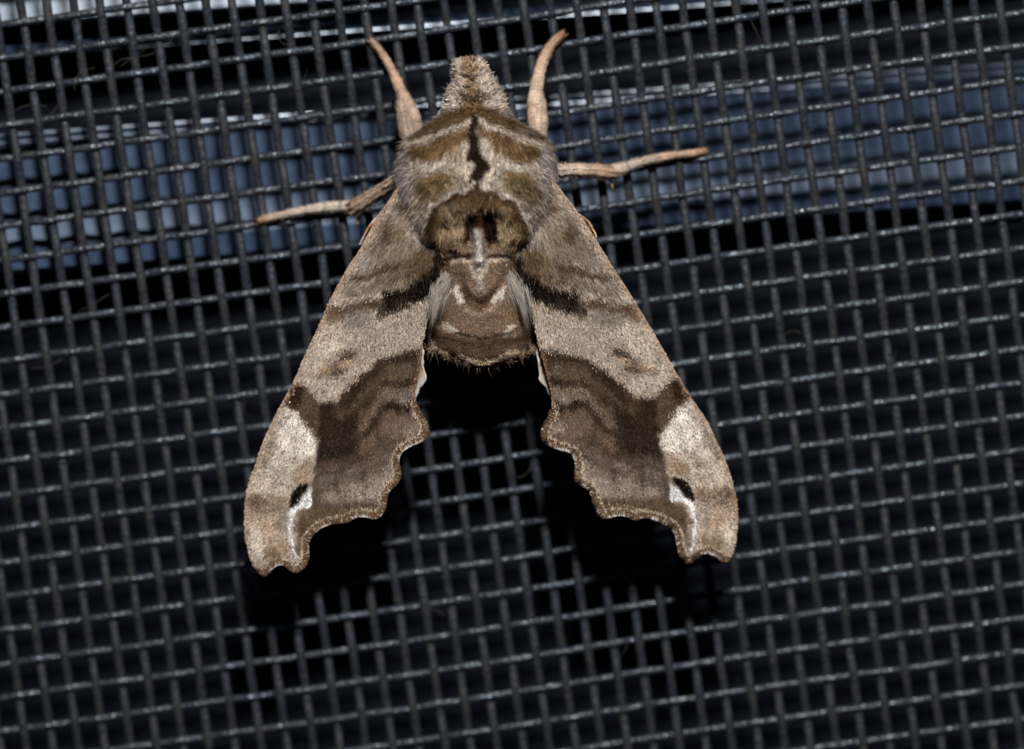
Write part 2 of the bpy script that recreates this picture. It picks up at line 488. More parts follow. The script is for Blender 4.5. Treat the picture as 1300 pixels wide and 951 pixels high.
W.poly([(418, 388), (436, 391), (438, 402), (426, 411), (411, 411), (412, 400)], (106, 86, 66), 9, 0.9, 1.8)
W.poly([(436, 400), (468, 392), (470, 408), (450, 420), (434, 418)], (116, 110, 104), 9, 0.85)
W.stroke([(411, 392), (404, 408)], 5, (176, 160, 142), 4, 0.7)
# discal streak
W.stroke([(404, 479), (422, 470), (436, 459), (452, 447)], [8, 17, 17, 10], (108, 91, 76), 11, 0.8, 2.2)
W.stroke([(434, 455), (446, 448)], 8, (66, 54, 46), 5, 0.85); W.stroke([(431, 467), (447, 458)], 5.5, (174, 151, 126), 4, 0.85, 1.4)
W.stroke([(423, 476), (436, 470)], 6, (84, 62, 42), 5, 0.85); W.blob(413, 470, 6, 6, (150, 120, 88), 0.6)
W.blob(440, 482, 10, 7, (140, 126, 114), 0.6); W.blob(420, 492, 12, 8, (182, 170, 158), 0.7)
W.stroke([(402, 440), (395, 455)], 5, (140, 128, 116), 4, 0.5)
# dark outer field
W.poly([(540, 440), (527, 446), (510, 451), (488, 456), (474, 463), (459, 475), (448, 489), (434, 501), (426, 512), (404, 513), (402.4, 536), (401.6, 558), (400, 580), (398, 608), (394, 640),
        (386, 690), (470, 670), (560, 560), (560, 440)], (80, 65, 53), 5, 1, 1.3)
W.poly([(404, 514), (430, 512), (455, 490), (470, 510), (455, 560), (440, 582), (400, 584)], (54, 41, 31), 14, 0.95)
W.stroke([(530, 448), (508, 455), (486, 462), (466, 478), (450, 494)], 11, (54, 42, 31), 8, 0.85)
W.blob(505, 470, 20, 8, (98, 84, 68), 0.8); W.stroke([(529, 475), (515, 486), (503, 492), (480, 486)], 9, (52, 40, 30), 6, 0.85)
W.blob(519, 470, 4, 9, (104, 106, 106), 0.4)
W.poly([(482, 498), (495, 491), (508, 495), (522, 490), (527, 506), (510, 513), (494, 509), (480, 516)], (134, 121, 111), 7, 0.9)
W.blob(518, 500, 4, 8, (124, 124, 122), 0.4)
W.stroke([(479, 530), (482, 520), (493, 513), (502, 514), (508, 523), (517, 521), (528, 513)], 8, (46, 34, 25), 5, 0.92)
W.poly([(484, 527), (494, 521), (504, 525), (530, 524), (540, 545), (530, 558), (505, 566), (480, 560)], (116, 97, 85), 13, 0.85, 2)
W.blob(525, 545, 12, 8, (134, 120, 108), 0.7)
W.poly([(455, 518), (478, 512), (480, 545), (476, 560), (455, 560)], (104, 89, 75), 10, 0.85)
W.poly([(460, 560), (478, 548), (486, 570), (480, 585), (455, 580)], (116, 94, 78), 8, 0.8)
W.blob(432, 522, 10, 9, (92, 74, 56), 0.6)
W.poly([(398, 600), (420, 590), (455, 588), (500, 568), (506, 600), (490, 630), (440, 640), (396, 640)], (110, 98, 89), 16, 0.92)
W.poly([(410, 628), (440, 612), (470, 612), (505, 580), (505, 606), (487, 640), (440, 638), (410, 640)], (146, 132, 121), 14, 0.8)
W.poly([(376, 655), (396, 640), (425, 643), (460, 638), (487, 640), (485, 660), (440, 664), (410, 672), (394, 690), (384, 712), (376, 700)], (104, 88, 68), 13, 0.85, 1.6)
W.blob(384, 668, 7, 14, (86, 66, 42), 0.7)
W.blob(400, 576, 10, 8, (48, 34, 25), 0.7)
W.stroke([(522, 497), (498, 500), (481, 512), (468, 535), (455, 560)], 11, (112, 97, 84), 7, 0.75, 1.8)
W.stroke([(482, 521), (475, 538), (468, 551), (456, 557), (446, 571), (428, 578), (402, 583)], 7, (42, 31, 23), 6, 0.85, 1.8)
W.stroke([(500, 560), (488, 556), (478, 566), (468, 580), (452, 584), (440, 596), (420, 598), (400, 606)], 6, (70, 58, 50), 6, 0.65, 1.8)
W.stroke([(505, 575), (492, 584), (478, 596), (462, 600), (446, 612), (420, 618), (398, 622)], 5, (86, 74, 66), 6, 0.4, 1.8)
W.stroke([(534, 470), (512, 478), (490, 477), (470, 492), (452, 512), (430, 530)], 6, (102, 88, 72), 6, 0.7, 2)
for ve in ([(520, 330), (490, 440), (470, 520), (461, 600), (463, 655)], [(520, 340), (500, 440), (486, 520), (486, 590), (490, 632)], [(525, 350), (515, 440), (506, 520), (507, 580)], [(510, 330), (470, 430), (440, 500), (427, 580), (428, 660)], [(500, 320), (440, 430), (404, 514), (399, 600)], [(490, 300), (420, 430), (380, 520), (366, 600), (360, 690)], [(478, 300), (405, 440), (352, 560), (335, 640), (335, 700)]):
    W.stroke(ve, 2.0, (84, 70, 60), 2.5, 0.28, 0.5)
for a in ([(461, 600), (461, 609), (465, 620)], [(426, 596), (427, 612)], [(426, 560), (426, 585)], [(480, 525), (480, 560)], [(453, 535), (455, 590)], [(427, 615), (428, 625)]):
    W.stroke(a, 3.2, (58, 50, 46), 3, 0.65, 0.6)
# costal field
W.poly([(374, 488), (385, 491), (399, 502), (404.5, 513), (402.4, 543), (401.6, 557), (391, 547), (379.5, 532), (376, 522), (361, 514), (364, 504)], (92, 76, 60), 7, 1, 1.6)
W.poly([(372, 487), (385, 493), (381, 512), (372, 518), (361, 512)], (54, 36, 23), 7, 0.95, 1.2)
cf = [(361, 514), (376, 523), (380, 533), (391, 547), (401.4, 558), (399.8, 580), (397.8, 608), (392, 616), (380, 613), (369, 619), (366, 640), (366, 660), (370, 690), (378, 712), (372, 724), (330, 735), (300, 700), (300, 600)]
W.poly(cf, (164, 152, 138), 2.5, 1, 0.5)
W.poly([(366, 519), (378, 530), (388, 542), (400.6, 558.5), (399, 582), (385, 586), (364, 578), (350, 566), (352, 548), (358, 528)], (200, 193, 183), 13, 0.9, 1.8)
W.blob(388, 562, 11, 14, (208, 202, 193), 0.7); W.blob(374, 560, 6, 9, (186, 176, 164), 0.5); W.blob(368, 538, 8, 10, (206, 200, 190), .5)
W.poly([(345, 570), (372, 584), (392, 588), (392, 600), (372, 596), (360, 612), (330, 612), (332, 590)], (186, 178, 166), 12, 0.7)
W.stroke([(366, 528), (352, 548), (340, 572), (332, 590)], 8, (132, 120, 106), 8, 0.7, 2)
W.stroke([(336, 590), (345, 575)], 8, (120, 104, 86), 6, 0.5, 2)
W.poly([(377, 588), (397, 584), (396, 610), (378, 612), (370, 604)], (142, 120, 97), 11, 0.75, 2)
W.blob(352, 600, 18, 8, (150, 138, 122), 0.5); W.stroke([(366, 575), (368, 592), (368, 612)], 4, (196, 188, 174), 4, 0.6)
W.poly([(314, 618), (340, 612), (368, 622), (366, 630), (335, 627), (314, 626)], (188, 176, 160), 7, 0.8)
W.poly([(312, 628), (325, 627), (345, 628), (365, 632), (366, 646), (345, 652), (314, 655)], (132, 113, 94), 11, 0.75, 2.5)
W.blob(322, 637, 9, 9, (92, 72, 54), 0.7)
W.poly([(312, 655), (350, 655), (362, 675), (345, 690), (316, 690)], (168, 146, 126), 12, 0.8)
W.blob(325, 688, 9, 22, (196, 186, 172), 0.75); W.blob(347, 703, 11, 9, (126, 104, 76), 0.8)
W.blob(357, 672, 5, 10, (132, 124, 120), 0.6); W.blob(360, 694, 5, 10, (134, 110, 82), 0.7)
W.poly([(372, 622), (379, 615.5), (389, 612), (393, 615), (389, 623), (382.5, 633), (377, 642), (368, 649), (366.5, 641), (369, 630)], (24, 15, 9), 2.5, 1, 1.0)
W.poly([(394, 621), (397, 632), (396, 643), (383, 646), (374, 651), (371, 660), (369.5, 673), (372, 688), (377.5, 709), (376.5, 712), (371.5, 700), (368, 683), (366.5, 660), (367, 649), (379.5, 643), (385.4, 631)], (206, 207, 208), 3.0, 0.95, 0.7)

W.C *= np.exp(0.10*vnoise(W.X, W.Y, 5, 81)+0.10*vnoise(W.X, W.Y, 2.6, 82)+0.07*vnoise(W.X, W.Y, 14, 83))[..., None]
W.C = 0.32*(W.C/0.32)**1.24
W.C *= 1-0.28*np.exp(-W.C.mean(2, keepdims=True)/0.05)
W.C = W.C*0.90+W.C.mean(2, keepdims=True)*0.10
F_LINE = np.array([(404, 500), (404, 514), (402.4, 536), (401.6, 558), (400, 580), (398, 608), (393, 630), (375, 655), (370, 675), (374, 690), (378, 712), (380, 740)])

def wing_h(x, y):
    """height of the wing over the screen, left wing pixels"""
    h = 6.75-(545-x)/233*1.5
    d = x-np.interp(y, F_LINE[:, 1], F_LINE[:, 0])
    s = sstep(495, 535, y)
    s = s*(1-sstep(595, 630, y))
    h = h-s*0.20*np.exp(-np.clip(d, 0, 200)/26)*sstep(-1.5, 2.0, d)
    ang = np.arctan2(y-250, x-545+1e-6)
    h = h+0.07*np.sin(ang*46)*sstep(380, 500, y)+0.025*np.sin(ang*97+1)*sstep(420, 540, y)
    h = h+0.15*vnoise(x, y, 55, 21)+0.06*vnoise(x, y, 22, 22)
    h = h-0.35*sstep(640, 735, y)
    h = h+0.45*(1-sstep(20, 90, np.hypot(x-535, y-320)))
    return h

def build_wing(side):
    C, T, I = (L_COSTA, L_TERM, L_INNER) if side == 'L' else (R_COSTA, R_TERM, R_INNER)
    out = np.vstack([spline(C, 4)[:-1], spline(T, 5)[:-1], spline(I, 4)])
    costa = spline(C, 2); term = spline(T, 3); inner = spline(I, 2)
    r = np.random.default_rng(11 if side == 'L' else 12)
    def canon(x, y):
        if side == 'L':
            return x, y
        p = np.stack([x, y, np.ones_like(x)], -1) @ AFF
        return p[..., 0], p[..., 1]
    def hgt(x, y):
        return wing_h(*canon(x, y))
    def colour(x, y):
        u, v = canon(x, y)
        c = W.get(u, v)
        q = 200 if side == 'L' else 300
        c = c*np.exp(0.13*vnoise(x, y, 9, q)+0.15*vnoise(x, y, 4.3, q+1)+0.13*vnoise(x, y, 2.2, q+2))[:, None]
        fk = sstep(0.45, 0.75, vnoise(x, y*0.7, 3.4, q+3))[:, None]*0.45
        c = c*(1-fk)+c*np.array([0.62, 0.55, 0.47])*fk
        dc, _ = seg_dist(x, y, costa)
        a = (1-sstep(2.0, 6.5, dc))[:, None]*0.6
        c = c*(1-a)+lin((158, 130, 108))*a
        di, _ = seg_dist(x, y, inner)
        a = (1-sstep(1.2, 3.2, di))[:, None]*0.7*(y > 430)[:, None]
        c = c*(1-a)+lin((132, 102, 80))*a
        dt, _ = seg_dist(x, y, term)
        a = (1-sstep(5.6, 6.8, dt))[:, None]*0.9
        c = c*(1-a)+lin((82, 60, 43))*a
        a = (sstep(5.8, 6.8, dt)*(1-sstep(8.4, 9.8, dt)))[:, None]*0.8
        c = c*(1-a)+lin((182, 162, 138))*a
        return c
    # membrane
    x0, y0 = out.min(0); x1, y1 = out.max(0)
    gx, gy = np.meshgrid(np.arange(x0, x1, 4.0), np.arange(y0, y1, 4.0))
    gx = gx.ravel()+r.uniform(-.6, .6, gx.size); gy = gy.ravel()+r.uniform(-.6, .6, gy.size)
    k = inside(gx, gy, out)
    dd, _ = seg_dist(gx, gy, np.vstack([out, out[:1]]))
    k &= dd > 2.2
    pts = np.vstack([out, np.stack([gx[k], gy[k]], 1)])
    nb = len(out)
    vo, eo, fo, *_ = delaunay_2d_cdt([Vector(p) for p in pts], [(i, (i+1) % nb) for i in range(nb)], [], 1, 1e-4)
    P = np.array([tuple(v) for v in vo]); Ft = np.array([f for f in fo if len(f) == 3], int)
    hh = hgt(P[:, 0], P[:, 1])
    V = unproj(P[:, 0], P[:, 1], hh)
    a = V[Ft]; nz = np.cross(a[:, 1]-a[:, 0], a[:, 2]-a[:, 0])[:, 2]
    Ft[nz < 0] = Ft[nz < 0][:, ::-1]
    Vb = V.copy(); Vb[:, 2] -= 0.07
    n = len(V)
    ed = {}
    for f in Ft:
        for q in range(3):
            e = (f[q], f[(q+1) % 3]); ed[e] = 1
    rim = [e for e in ed if (e[1], e[0]) not in ed]
    sd = [(b, a_, a_+n) for a_, b in rim]+[(b, a_+n, b+n) for a_, b in rim]
    F = np.vstack([Ft, Ft[:, ::-1]+n, np.array(sd)])
    c = colour(P[:, 0], P[:, 1])
    wing = mesh_obj('forewing', np.vstack([V, Vb]), F, M_WING, moth, np.vstack([c, c]))
    # scales, laid in rows across the wing
    bx, by = (535, 250) if side == 'L' else (672, 240)
    sx, sy = 1.2, 1.6
    gx, gy = np.meshgrid(np.arange(x0, x1, sx), np.arange(y0, y1, sy))
    gx = (gx+(np.arange(gx.shape[0])[:, None] % 2)*sx/2).ravel(); gy = gy.ravel()
    gx = gx+r.normal(0, .45, gx.size); gy = gy+r.normal(0, .45, gy.size)
    k = inside(gx, gy, out); gx, gy = gx[k], gy[k]
    dt, _ = seg_dist(gx, gy, term)
    k = dt > 5; gx, gy = gx[k], gy[k]
    N = len(gx)
    u, v = canon(gx, gy)
    dcs, _ = seg_dist(gx, gy, costa)
    hair = (1-sstep(345, 410, v))*sstep(4, 16, dcs)     # long hair-scales near the wing base
    dx, dy = gx-bx, gy-by
    L0 = np.hypot(dx, dy)
    cdir = math.atan2(costa[-20][1]-costa[3][1], costa[-20][0]-costa[3][0])
    kk = (1-sstep(4, 22, dcs))*(v < 600)
    dx = dx/L0*(1-kk)+math.cos(cdir)*kk; dy = dy/L0*(1-kk)+math.sin(cdir)*kk; L0 = 1
    a = np.arctan2(dy/L0, dx/L0)+r.normal(0, 0.16, N)+hair*r.normal(0, 0.28, N)
    ln = 2.75*(1+r.normal(0, .18, N))*(1+hair*1.7); wd = 1.4*(1+r.normal(0, .2, N))*(1-hair*0.42)
    rx, ry = np.cos(a), np.sin(a)
    h0 = hgt(gx, gy)+0.004
    ex, ey = gx+rx*ln, gy+ry*ln
    h1 = hgt(ex, ey)+0.03+np.abs(r.normal(0, .02, N))+hair*np.abs(r.normal(0.05, .07, N))
    tw = r.normal(0, .22, N)
    qx, qy = -ry*wd/2, rx*wd/2
    k2 = 0.75-hair*0.4
    V = np.stack([unproj(gx-qx*.7, gy-qy*.7, h0), unproj(gx+qx*.7, gy+qy*.7, h0),
                  unproj(ex+qx*k2, ey+qy*k2, h1+tw*0.03), unproj(ex-qx*k2, ey-qy*k2, h1-tw*0.03)], 1).reshape(-1, 3)
    jt = np.where(r.random(N) < .3, 4.0, 1.3)*(1-0.6*(np.hypot(u-375, v-650) < 55))
    jt = jt*np.where((np.abs(u-np.interp(v, F_LINE[:, 1], F_LINE[:, 0])) < 10) & (v > 505), 0.35, 1)
    c = colour(gx+rx*ln*.6+r.normal(0, 1, N)*jt, gy+ry*ln*.6+r.normal(0, 1, N)*jt)
    lum = c.mean(1)
    c = c*np.exp(r.normal(0, .22, N))[:, None]
    pale = (r.random(N) < 0.07)*r.uniform(.3, .8, N)
    c = c*(1-pale[:, None])+np.minimum(c*1.7, lin((216, 208, 197)))*pale[:, None]
    dk = (r.random(N) < 0.20)*r.uniform(.3, .9, N)
    c = c*(1-dk[:, None])+lin((62, 48, 38))*dk[:, None]
    wr = (r.random(N) < 0.10)*0.4
    c = c*(1-wr[:, None])+(c.mean(1)[:, None]*np.array([1.35, 0.95, 0.62]))*wr[:, None]
    cc = np.repeat(c, 4, 0)
    i = np.arange(N)*4
    F = np.stack([i, i+1, i+2, i+3], 1)
    nz = np.cross(V[1]-V[0], V[2]-V[0])[2]
    if nz < 0:
        F = F[:, ::-1]
    tag(mesh_obj('wing_scales', V, F, M_SCALE, wing, cc, smooth=False), kind='stuff')
    # fringe of hair-scales along the scalloped outer edge
    tp = spline(T, 40)
    sl = np.concatenate([[0], np.cumsum(np.hypot(*np.diff(tp, axis=0).T))])
    N = 5200
    s = r.uniform(0, sl[-1], N)
    px = np.interp(s, sl, tp[:, 0]); py = np.interp(s, sl, tp[:, 1])
    e = 2.5
    tx = np.interp(s+e, sl, tp[:, 0])-np.interp(s-e, sl, tp[:, 0]); ty = np.interp(s+e, sl, tp[:, 1])-np.interp(s-e, sl, tp[:, 1])
    tl = np.hypot(tx, ty)+1e-6; tx /= tl; ty /= tl
    nx, ny = (-ty, tx)
    test = inside(px+nx*5, py+ny*5, out)
    sg = np.where(test, -1, 1); nx *= sg; ny *= sg
    e2 = 9
    cx_ = (np.interp(s+e2, sl, tp[:, 0])+np.interp(s-e2, sl, tp[:, 0]))/2-px
    cy_ = (np.interp(s+e2, sl, tp[:, 1])+np.interp(s-e2, sl, tp[:, 1]))/2-py
    conc = cx_*nx+cy_*ny                                # >0 where the edge bows inwards
    lay = r.random(N)
    b0 = np.where(lay < .62, -r.uniform(3.5, 5.8, N), -r.uniform(0.5, 2.8, N)); b1 = b0+r.uniform(3.2, 5.0, N)
    b1 = np.minimum(b1, 1.6)
    skew = r.normal(0, .25, N)
    ax, ay = px+nx*b0, py+ny*b0
    ex, ey = px+nx*b1+tx*skew*4, py+ny*b1+ty*skew*4
    hb = hgt(px, py)
    h0 = hb+0.03+r.uniform(0, .03, N); h1 = hb+r.uniform(-.10, .09, N)
    wd = r.uniform(.8, 1.4, N)
    V = np.stack([unproj(ax-tx*wd/2, ay-ty*wd/2, h0), unproj(ax+tx*wd/2, ay+ty*wd/2, h0), unproj(ex+tx*wd/3, ey+ty*wd/3, h1), unproj(ex-tx*wd/3, ey-ty*wd/3, h1)], 1).reshape(-1, 3)
    c = np.ones((N, 3))*lin((82, 62, 46))
    k = (lay < .2)[:, None]; c = np.where(k, lin((142, 122, 100)), c)
    wt = np.clip((lay >= .62)*(0.12+0.22*conc+0.75*vnoise(s, s*0, 11, 31)), 0, 1)
    wt = (r.random(N) < wt)[:, None]*0.85
    c = c*(1-wt)+lin((205, 198, 188))*wt
    c *= np.exp(r.normal(0, .22, N))[:, None]
    i = np.arange(N)*4
    tag(mesh_obj('fringe', V, np.stack([i, i+1, i+2, i+3], 1), M_SCALE, wing, np.repeat(c, 4, 0), smooth=False), kind='stuff')
    # hindwing tucked under the forewing, its pale edge showing by the abdomen
    if side == 'L':
        hp = [(546, 335), (540, 400), (535, 436), (538.5, 447), (537.5, 456), (538.5, 466), (541, 478), (540.5, 486), (534, 493), (530.5, 501), (522, 512), (500, 506), (478, 470), (490, 400), (520, 340)]
    else:
        hp = [(666, 335), (676, 400), (683, 436), (680.5, 447), (682, 456), (683.5, 466), (684, 478), (686.5, 487), (693, 493), (697, 501), (706, 512), (728, 504), (748, 468), (734, 398), (690, 340)]
    hp = spline(hp+[hp[0]], 5)[:-1]
    hp = hp+np.stack([vnoise(hp[:, 0], hp[:, 1], 4, 41), vnoise(hp[:, 0], hp[:, 1], 4, 42)], 1)*1.0
    cen = hp.mean(0)
    rings = [hp, cen+(hp-cen)*0.93, cen+(hp-cen)*0.6]
    hv, hc = [], []
    for q, R_ in enumerate(rings):
        hh = hgt(R_[:, 0], R_[:, 1])-0.65+0.1*vnoise(R_[:, 0], R_[:, 1], 9, 43)+(0.12 if q == 1 else 0)
        hv.append(unproj(R_[:, 0], R_[:, 1], hh)); hc.append(np.ones((len(R_), 3))*lin([(206, 203, 196), (190, 184, 174), (120, 92, 70)][q]))
    hv.append(unproj(cen[None, 0], cen[None, 1], hgt(cen[None, 0], cen[None, 1])-0.6)); hc.append(lin((110, 82, 62))[None])
    top = np.vstack(hv); nt_ = len(top); m_ = len(hp)
    bot = top.copy(); bot[:, 2] -= 0.06
    F = []
    for q in range(2):
        for i in range(m_):
            j = (i+1) % m_
            F += [(q*m_+i, q*m_+j, (q+1)*m_+j), (q*m_+i, (q+1)*m_+j, (q+1)*m_+i)]
    for i in range(m_):
        F.append((2*m_+i, 2*m_+(i+1) % m_, 3*m_))
    F = np.array(F)
    rim = []
    for i in range(m_):
        j = (i+1) % m_
        rim += [(j, i, i+nt_), (j, i+nt_, j+nt_)]
    mesh_obj('hindwing', np.vstack([top, bot]), np.vstack([F, F[:, ::-1]+nt_, np.array(rim)]), M_WING, moth, np.vstack(hc+hc))
    return wing

# ---- body: one continuous mesh from brow tuft to abdomen tip
RINGS = [  # photo y, left x, right x, top height, bottom height
    (74, 588, 604, 4.3, 3.4), (77, 580, 612, 4.8, 2.9), (85, 577, 617, 5.3, 2.5), (95, 577, 621, 5.7, 2.3), (105, 576, 627, 6.0, 2.1), (116, 570, 635, 6.3, 1.9), (132, 566, 639, 6.7, 1.7), (145, 561, 646, 7.1, 1.5),
    (155, 549, 655, 7.4, 1.4), (166, 533, 677, 7.6, 1.3), (176, 518, 692, 7.8, 1.2), (190, 509, 700, 8.0, 1.1), (205, 505, 704, 8.2, 1.0), (225, 502, 706, 8.4, 0.9), (250, 504, 704, 8.6, 0.9), (275, 512, 697, 8.7, 0.9),
    (300, 524, 687, 8.5, 0.9), (325, 541, 673, 8.0, 0.9), (350, 556, 660, 7.7, 0.9), (375, 553, 664, 7.5, 0.8), (400, 548, 672, 7.2, 0.8), (425, 543, 680, 6.85, 0.8), (442, 544, 682, 6.6, 0.8), (449, 549, 682, 6.5, 0.8),
    (454, 558, 672, 6.4, 0.9), (459, 576, 652, 6.3, 1.0), (464, 592, 634, 6.1, 1.2), (467, 603, 621, 5.6, 1.7)]
RA = np.array(RINGS, float)

ROLL = [(546, 302), (547, 284), (559, 266), (579, 256), (605, 252), (631, 256), (651, 266), (664, 284), (664, 302)]
CENTRE = [(603, 149), (598.5, 170), (603.5, 184), (599.5, 197), (609.5, 205), (614, 212), (605, 224), (599.5, 235), (604, 249)]
PL = [(513, 184), (530, 179), (548, 174), (570, 165), (590, 157), (604, 149)]
PR = [(604, 149), (625, 160), (645, 168), (665, 178), (690, 182)]

def bumps(x, y):
    g = lambda d, s: np.exp(-(d/s)**2)
    b = 0.62*g(seg_dist(x, y, ROLL)[0], 11)
    b = b-0.28*g(seg_dist(x, y, CENTRE)[0], 6)
    b = b+0.16*g(seg_dist(x, y, PL)[0], 7)+0.16*g(seg_dist(x, y, PR)[0], 7)
    b = b+0.42*g(seg_dist(x, y, [(540, 235), (565, 230)])[0], 14)+0.42*g(seg_dist(x, y, [(645, 230), (672, 238)])[0], 14)
    b = b+0.32*g(seg_dist(x, y, [(530, 190), (575, 178)])[0], 12)+0.32*g(seg_dist(x, y, [(635, 180), (678, 192)])[0], 12)
    b = b-0.6*g(seg_dist(x, y, [(598, 281), (595, 308)])[0], 7)-0.6*g(seg_dist(x, y, [(620, 281), (625, 308)])[0], 7)
    b = b+0.42*g(seg_dist(x, y, [(607, 296), (609, 330)])[0], 7)+0.2*g(seg_dist(x, y, [(609, 335), (610, 365)])[0], 12)
    lobe = [(580, 330), (582, 355), (591, 376), (609, 388), (628, 376), (640, 355), (642, 330)]
    d = seg_dist(x, y, lobe)[0]; b = b+0.20*np.where(inside(x, y, lobe), sstep(0, 10, d), 0)
    b = b-0.55*g(seg_dist(x, y, [(545, 316), (556, 336)])[0], 8)-0.55*g(seg_dist(x, y, [(670, 312), (662, 336)])[0], 8)
    b = b-0.16*g(seg_dist(x, y, [(548, 405), (575, 424), (612, 432), (650, 424), (676, 405)])[0], 4)
    b = b-0.08*g(seg_dist(x, y, [(546, 440), (575, 452), (612, 460), (650, 452), (680, 440)])[0], 4)
    b = b-0.25*g(seg_dist(x, y, [(565, 140), (600, 133), (642, 142)])[0], 9)
    b = b+0.10*vnoise(x, y, 12, 51)*(1-sstep(310, 350, y)*.6)+(1-sstep(120, 145, y))*0.16*vnoise(x, y, 5, 52)
    return b

def ring_at(y):
    return [np.interp(y, RA[:, 0], RA[:, k]) for k in range(1, 5)]

def body_pt(y, th):
    xl, xr, wt, wb = ring_at(y)
    cx, hx = (xl+xr)/2, (xr-xl)/2
    c, s = np.cos(th), np.sin(th)
    x = cx+hx*np.sign(c)*np.abs(c)**0.9
    wm = wb+(wt-wb)*0.52
    z = np.where(s > 0, wm+(wt-wm)*np.abs(s)**0.82, wm-(wm-wb)*np.abs(s)**0.9)
    z = z+bumps(x, y)*np.clip(s, 0, 1)
    return x, z

ys = np.concatenate([np.linspace(74, 160, 46), np.linspace(162, 400, 110), np.linspace(402, 467, 40)])
NT = 120
TH_, YY = np.meshgrid(np.arange(NT)/NT*2*math.pi, ys)
BX, BZ = body_pt(YY, TH_)
BV = unproj(BX, YY, BZ)

# ---- body pigment
B = Paint(480, 60, 730, 490, (150, 138, 126))
B.poly([(505, 190), (520, 190), (522, 240), (515, 260), (500, 260), (498, 220)], (152, 142, 138), 8)
B.poly([(688, 185), (705, 200), (708, 240), (695, 262), (688, 235)], (152, 142, 138), 8)
# head
B.poly([(570, 70), (630, 70), (645, 135), (600, 140), (560, 140)], (164, 151, 140), 8)
B.stroke([(596, 74), (598, 95), (599, 115), (600, 135)], [22, 14, 20, 30], (122, 100, 72), 10, 0.85)
B.blob(600, 130, 9, 8, (76, 58, 42), 0.85); B.blob(590, 90, 5, 5, (118, 96, 76), 0.6); B.blob(610, 87, 6, 4, (112, 92, 74), 0.7); B.blob(578, 122, 7, 10, (178, 168, 160), 0.7); B.blob(628, 125, 7, 9, (172, 160, 152), 0.7)
# collar
B.poly([(508, 188), (530, 166), (565, 144), (586, 136), (602, 130), (620, 136), (650, 151), (690, 170), (700, 186), (665, 178), (645, 168), (625, 160), (604, 149), (590, 157), (570, 165), (548, 174), (530, 179)], (112, 90, 60), 6, 0.95)
B.blob(540, 168, 18, 6, (126, 112, 100), 0.6); B.blob(672, 168, 16, 6, (134, 120, 108), 0.7); B.blob(600, 141, 14, 7, (112, 86, 52), 0.7)
B.stroke(PL, 6.5, (190, 177, 161), 3.5, 1); B.stroke(PR, 6.5, (186, 173, 157), 3.5, 1)
# shoulder bands
B.poly([(520, 188), (545, 180), (568, 172), (590, 162), (600, 157), (603, 176), (580, 190), (560, 201), (537, 206), (521, 200)], (108, 83, 50), 9, 0.92, 2.0)
B.poly([(606, 157), (625, 165), (645, 173), (668, 183), (688, 186), (686, 202), (668, 208), (645, 203), (622, 188), (608, 178)], (108, 83, 50), 9, 0.92, 2.0)
B.blob(535, 196, 14, 7, (94, 74, 50), 0.6); B.blob(672, 196, 14, 7, (88, 70, 48), 0.6)
B.blob(552, 214, 26, 7, (158, 148, 138), 0.6); B.blob(650, 216, 24, 7, (160, 150, 138), 0.6)
B.stroke([(592, 185), (590, 205), (594, 225)], 13, (176, 164, 150), 8, 0.75); B.stroke([(615, 180), (622, 205), (620, 232)], 14, (176, 164, 150), 8, 0.75)
B.blob(578, 205, 9, 18, (146, 126, 100), 0.6)
B.poly([(525, 242), (533, 231), (553, 222), (570, 223), (577, 236), (566, 250), (548, 264), (540, 284), (528, 268)], (100, 82, 50), 11, 0.9, 2.2)
B.poly([(528, 250), (575, 240), (552, 270), (540, 296), (530, 285)], (122, 110, 96), 14, 0.5, 3)
B.stroke([(532, 231), (552, 223), (568, 224)], 6, (132, 104, 68), 5, 0.8)
B.poly([(638, 222), (660, 221), (680, 230), (690, 246), (686, 272), (668, 264), (650, 250), (638, 238)], (98, 83, 52), 11, 0.9, 2.2)
B.poly([(640, 240), (688, 250), (688, 290), (674, 290), (656, 256)], (122, 110, 96), 14, 0.5, 3)
B.stroke([(642, 222), (660, 221), (678, 230)], 6, (132, 104, 68), 5, 0.8)
B.blob(585, 236, 6, 12, (112, 98, 80), 0.6)
B.poly([(530, 262), (548, 262), (542, 290), (534, 305), (528, 285)], (122, 112, 104), 8, 0.8); B.poly([(668, 262), (686, 262), (688, 290), (676, 300), (670, 285)], (126, 116, 108), 8, 0.8)
B.stroke([(520, 208), (535, 212), (548, 214), (562, 208), (576, 207), (590, 216)], [4, 6, 7, 6, 6, 5], (176, 166, 154), 4, .85, 2); B.stroke([(690, 208), (675, 213), (662, 216), (648, 210), (634, 208), (620, 217)], [4, 6, 7, 6, 6, 5], (176, 166, 154), 4, .85, 2)
B.stroke(CENTRE, [9, 11, 12, 13, 14, 15, 15, 15, 16], (40, 27, 16), 4, 1.0, 1.5)
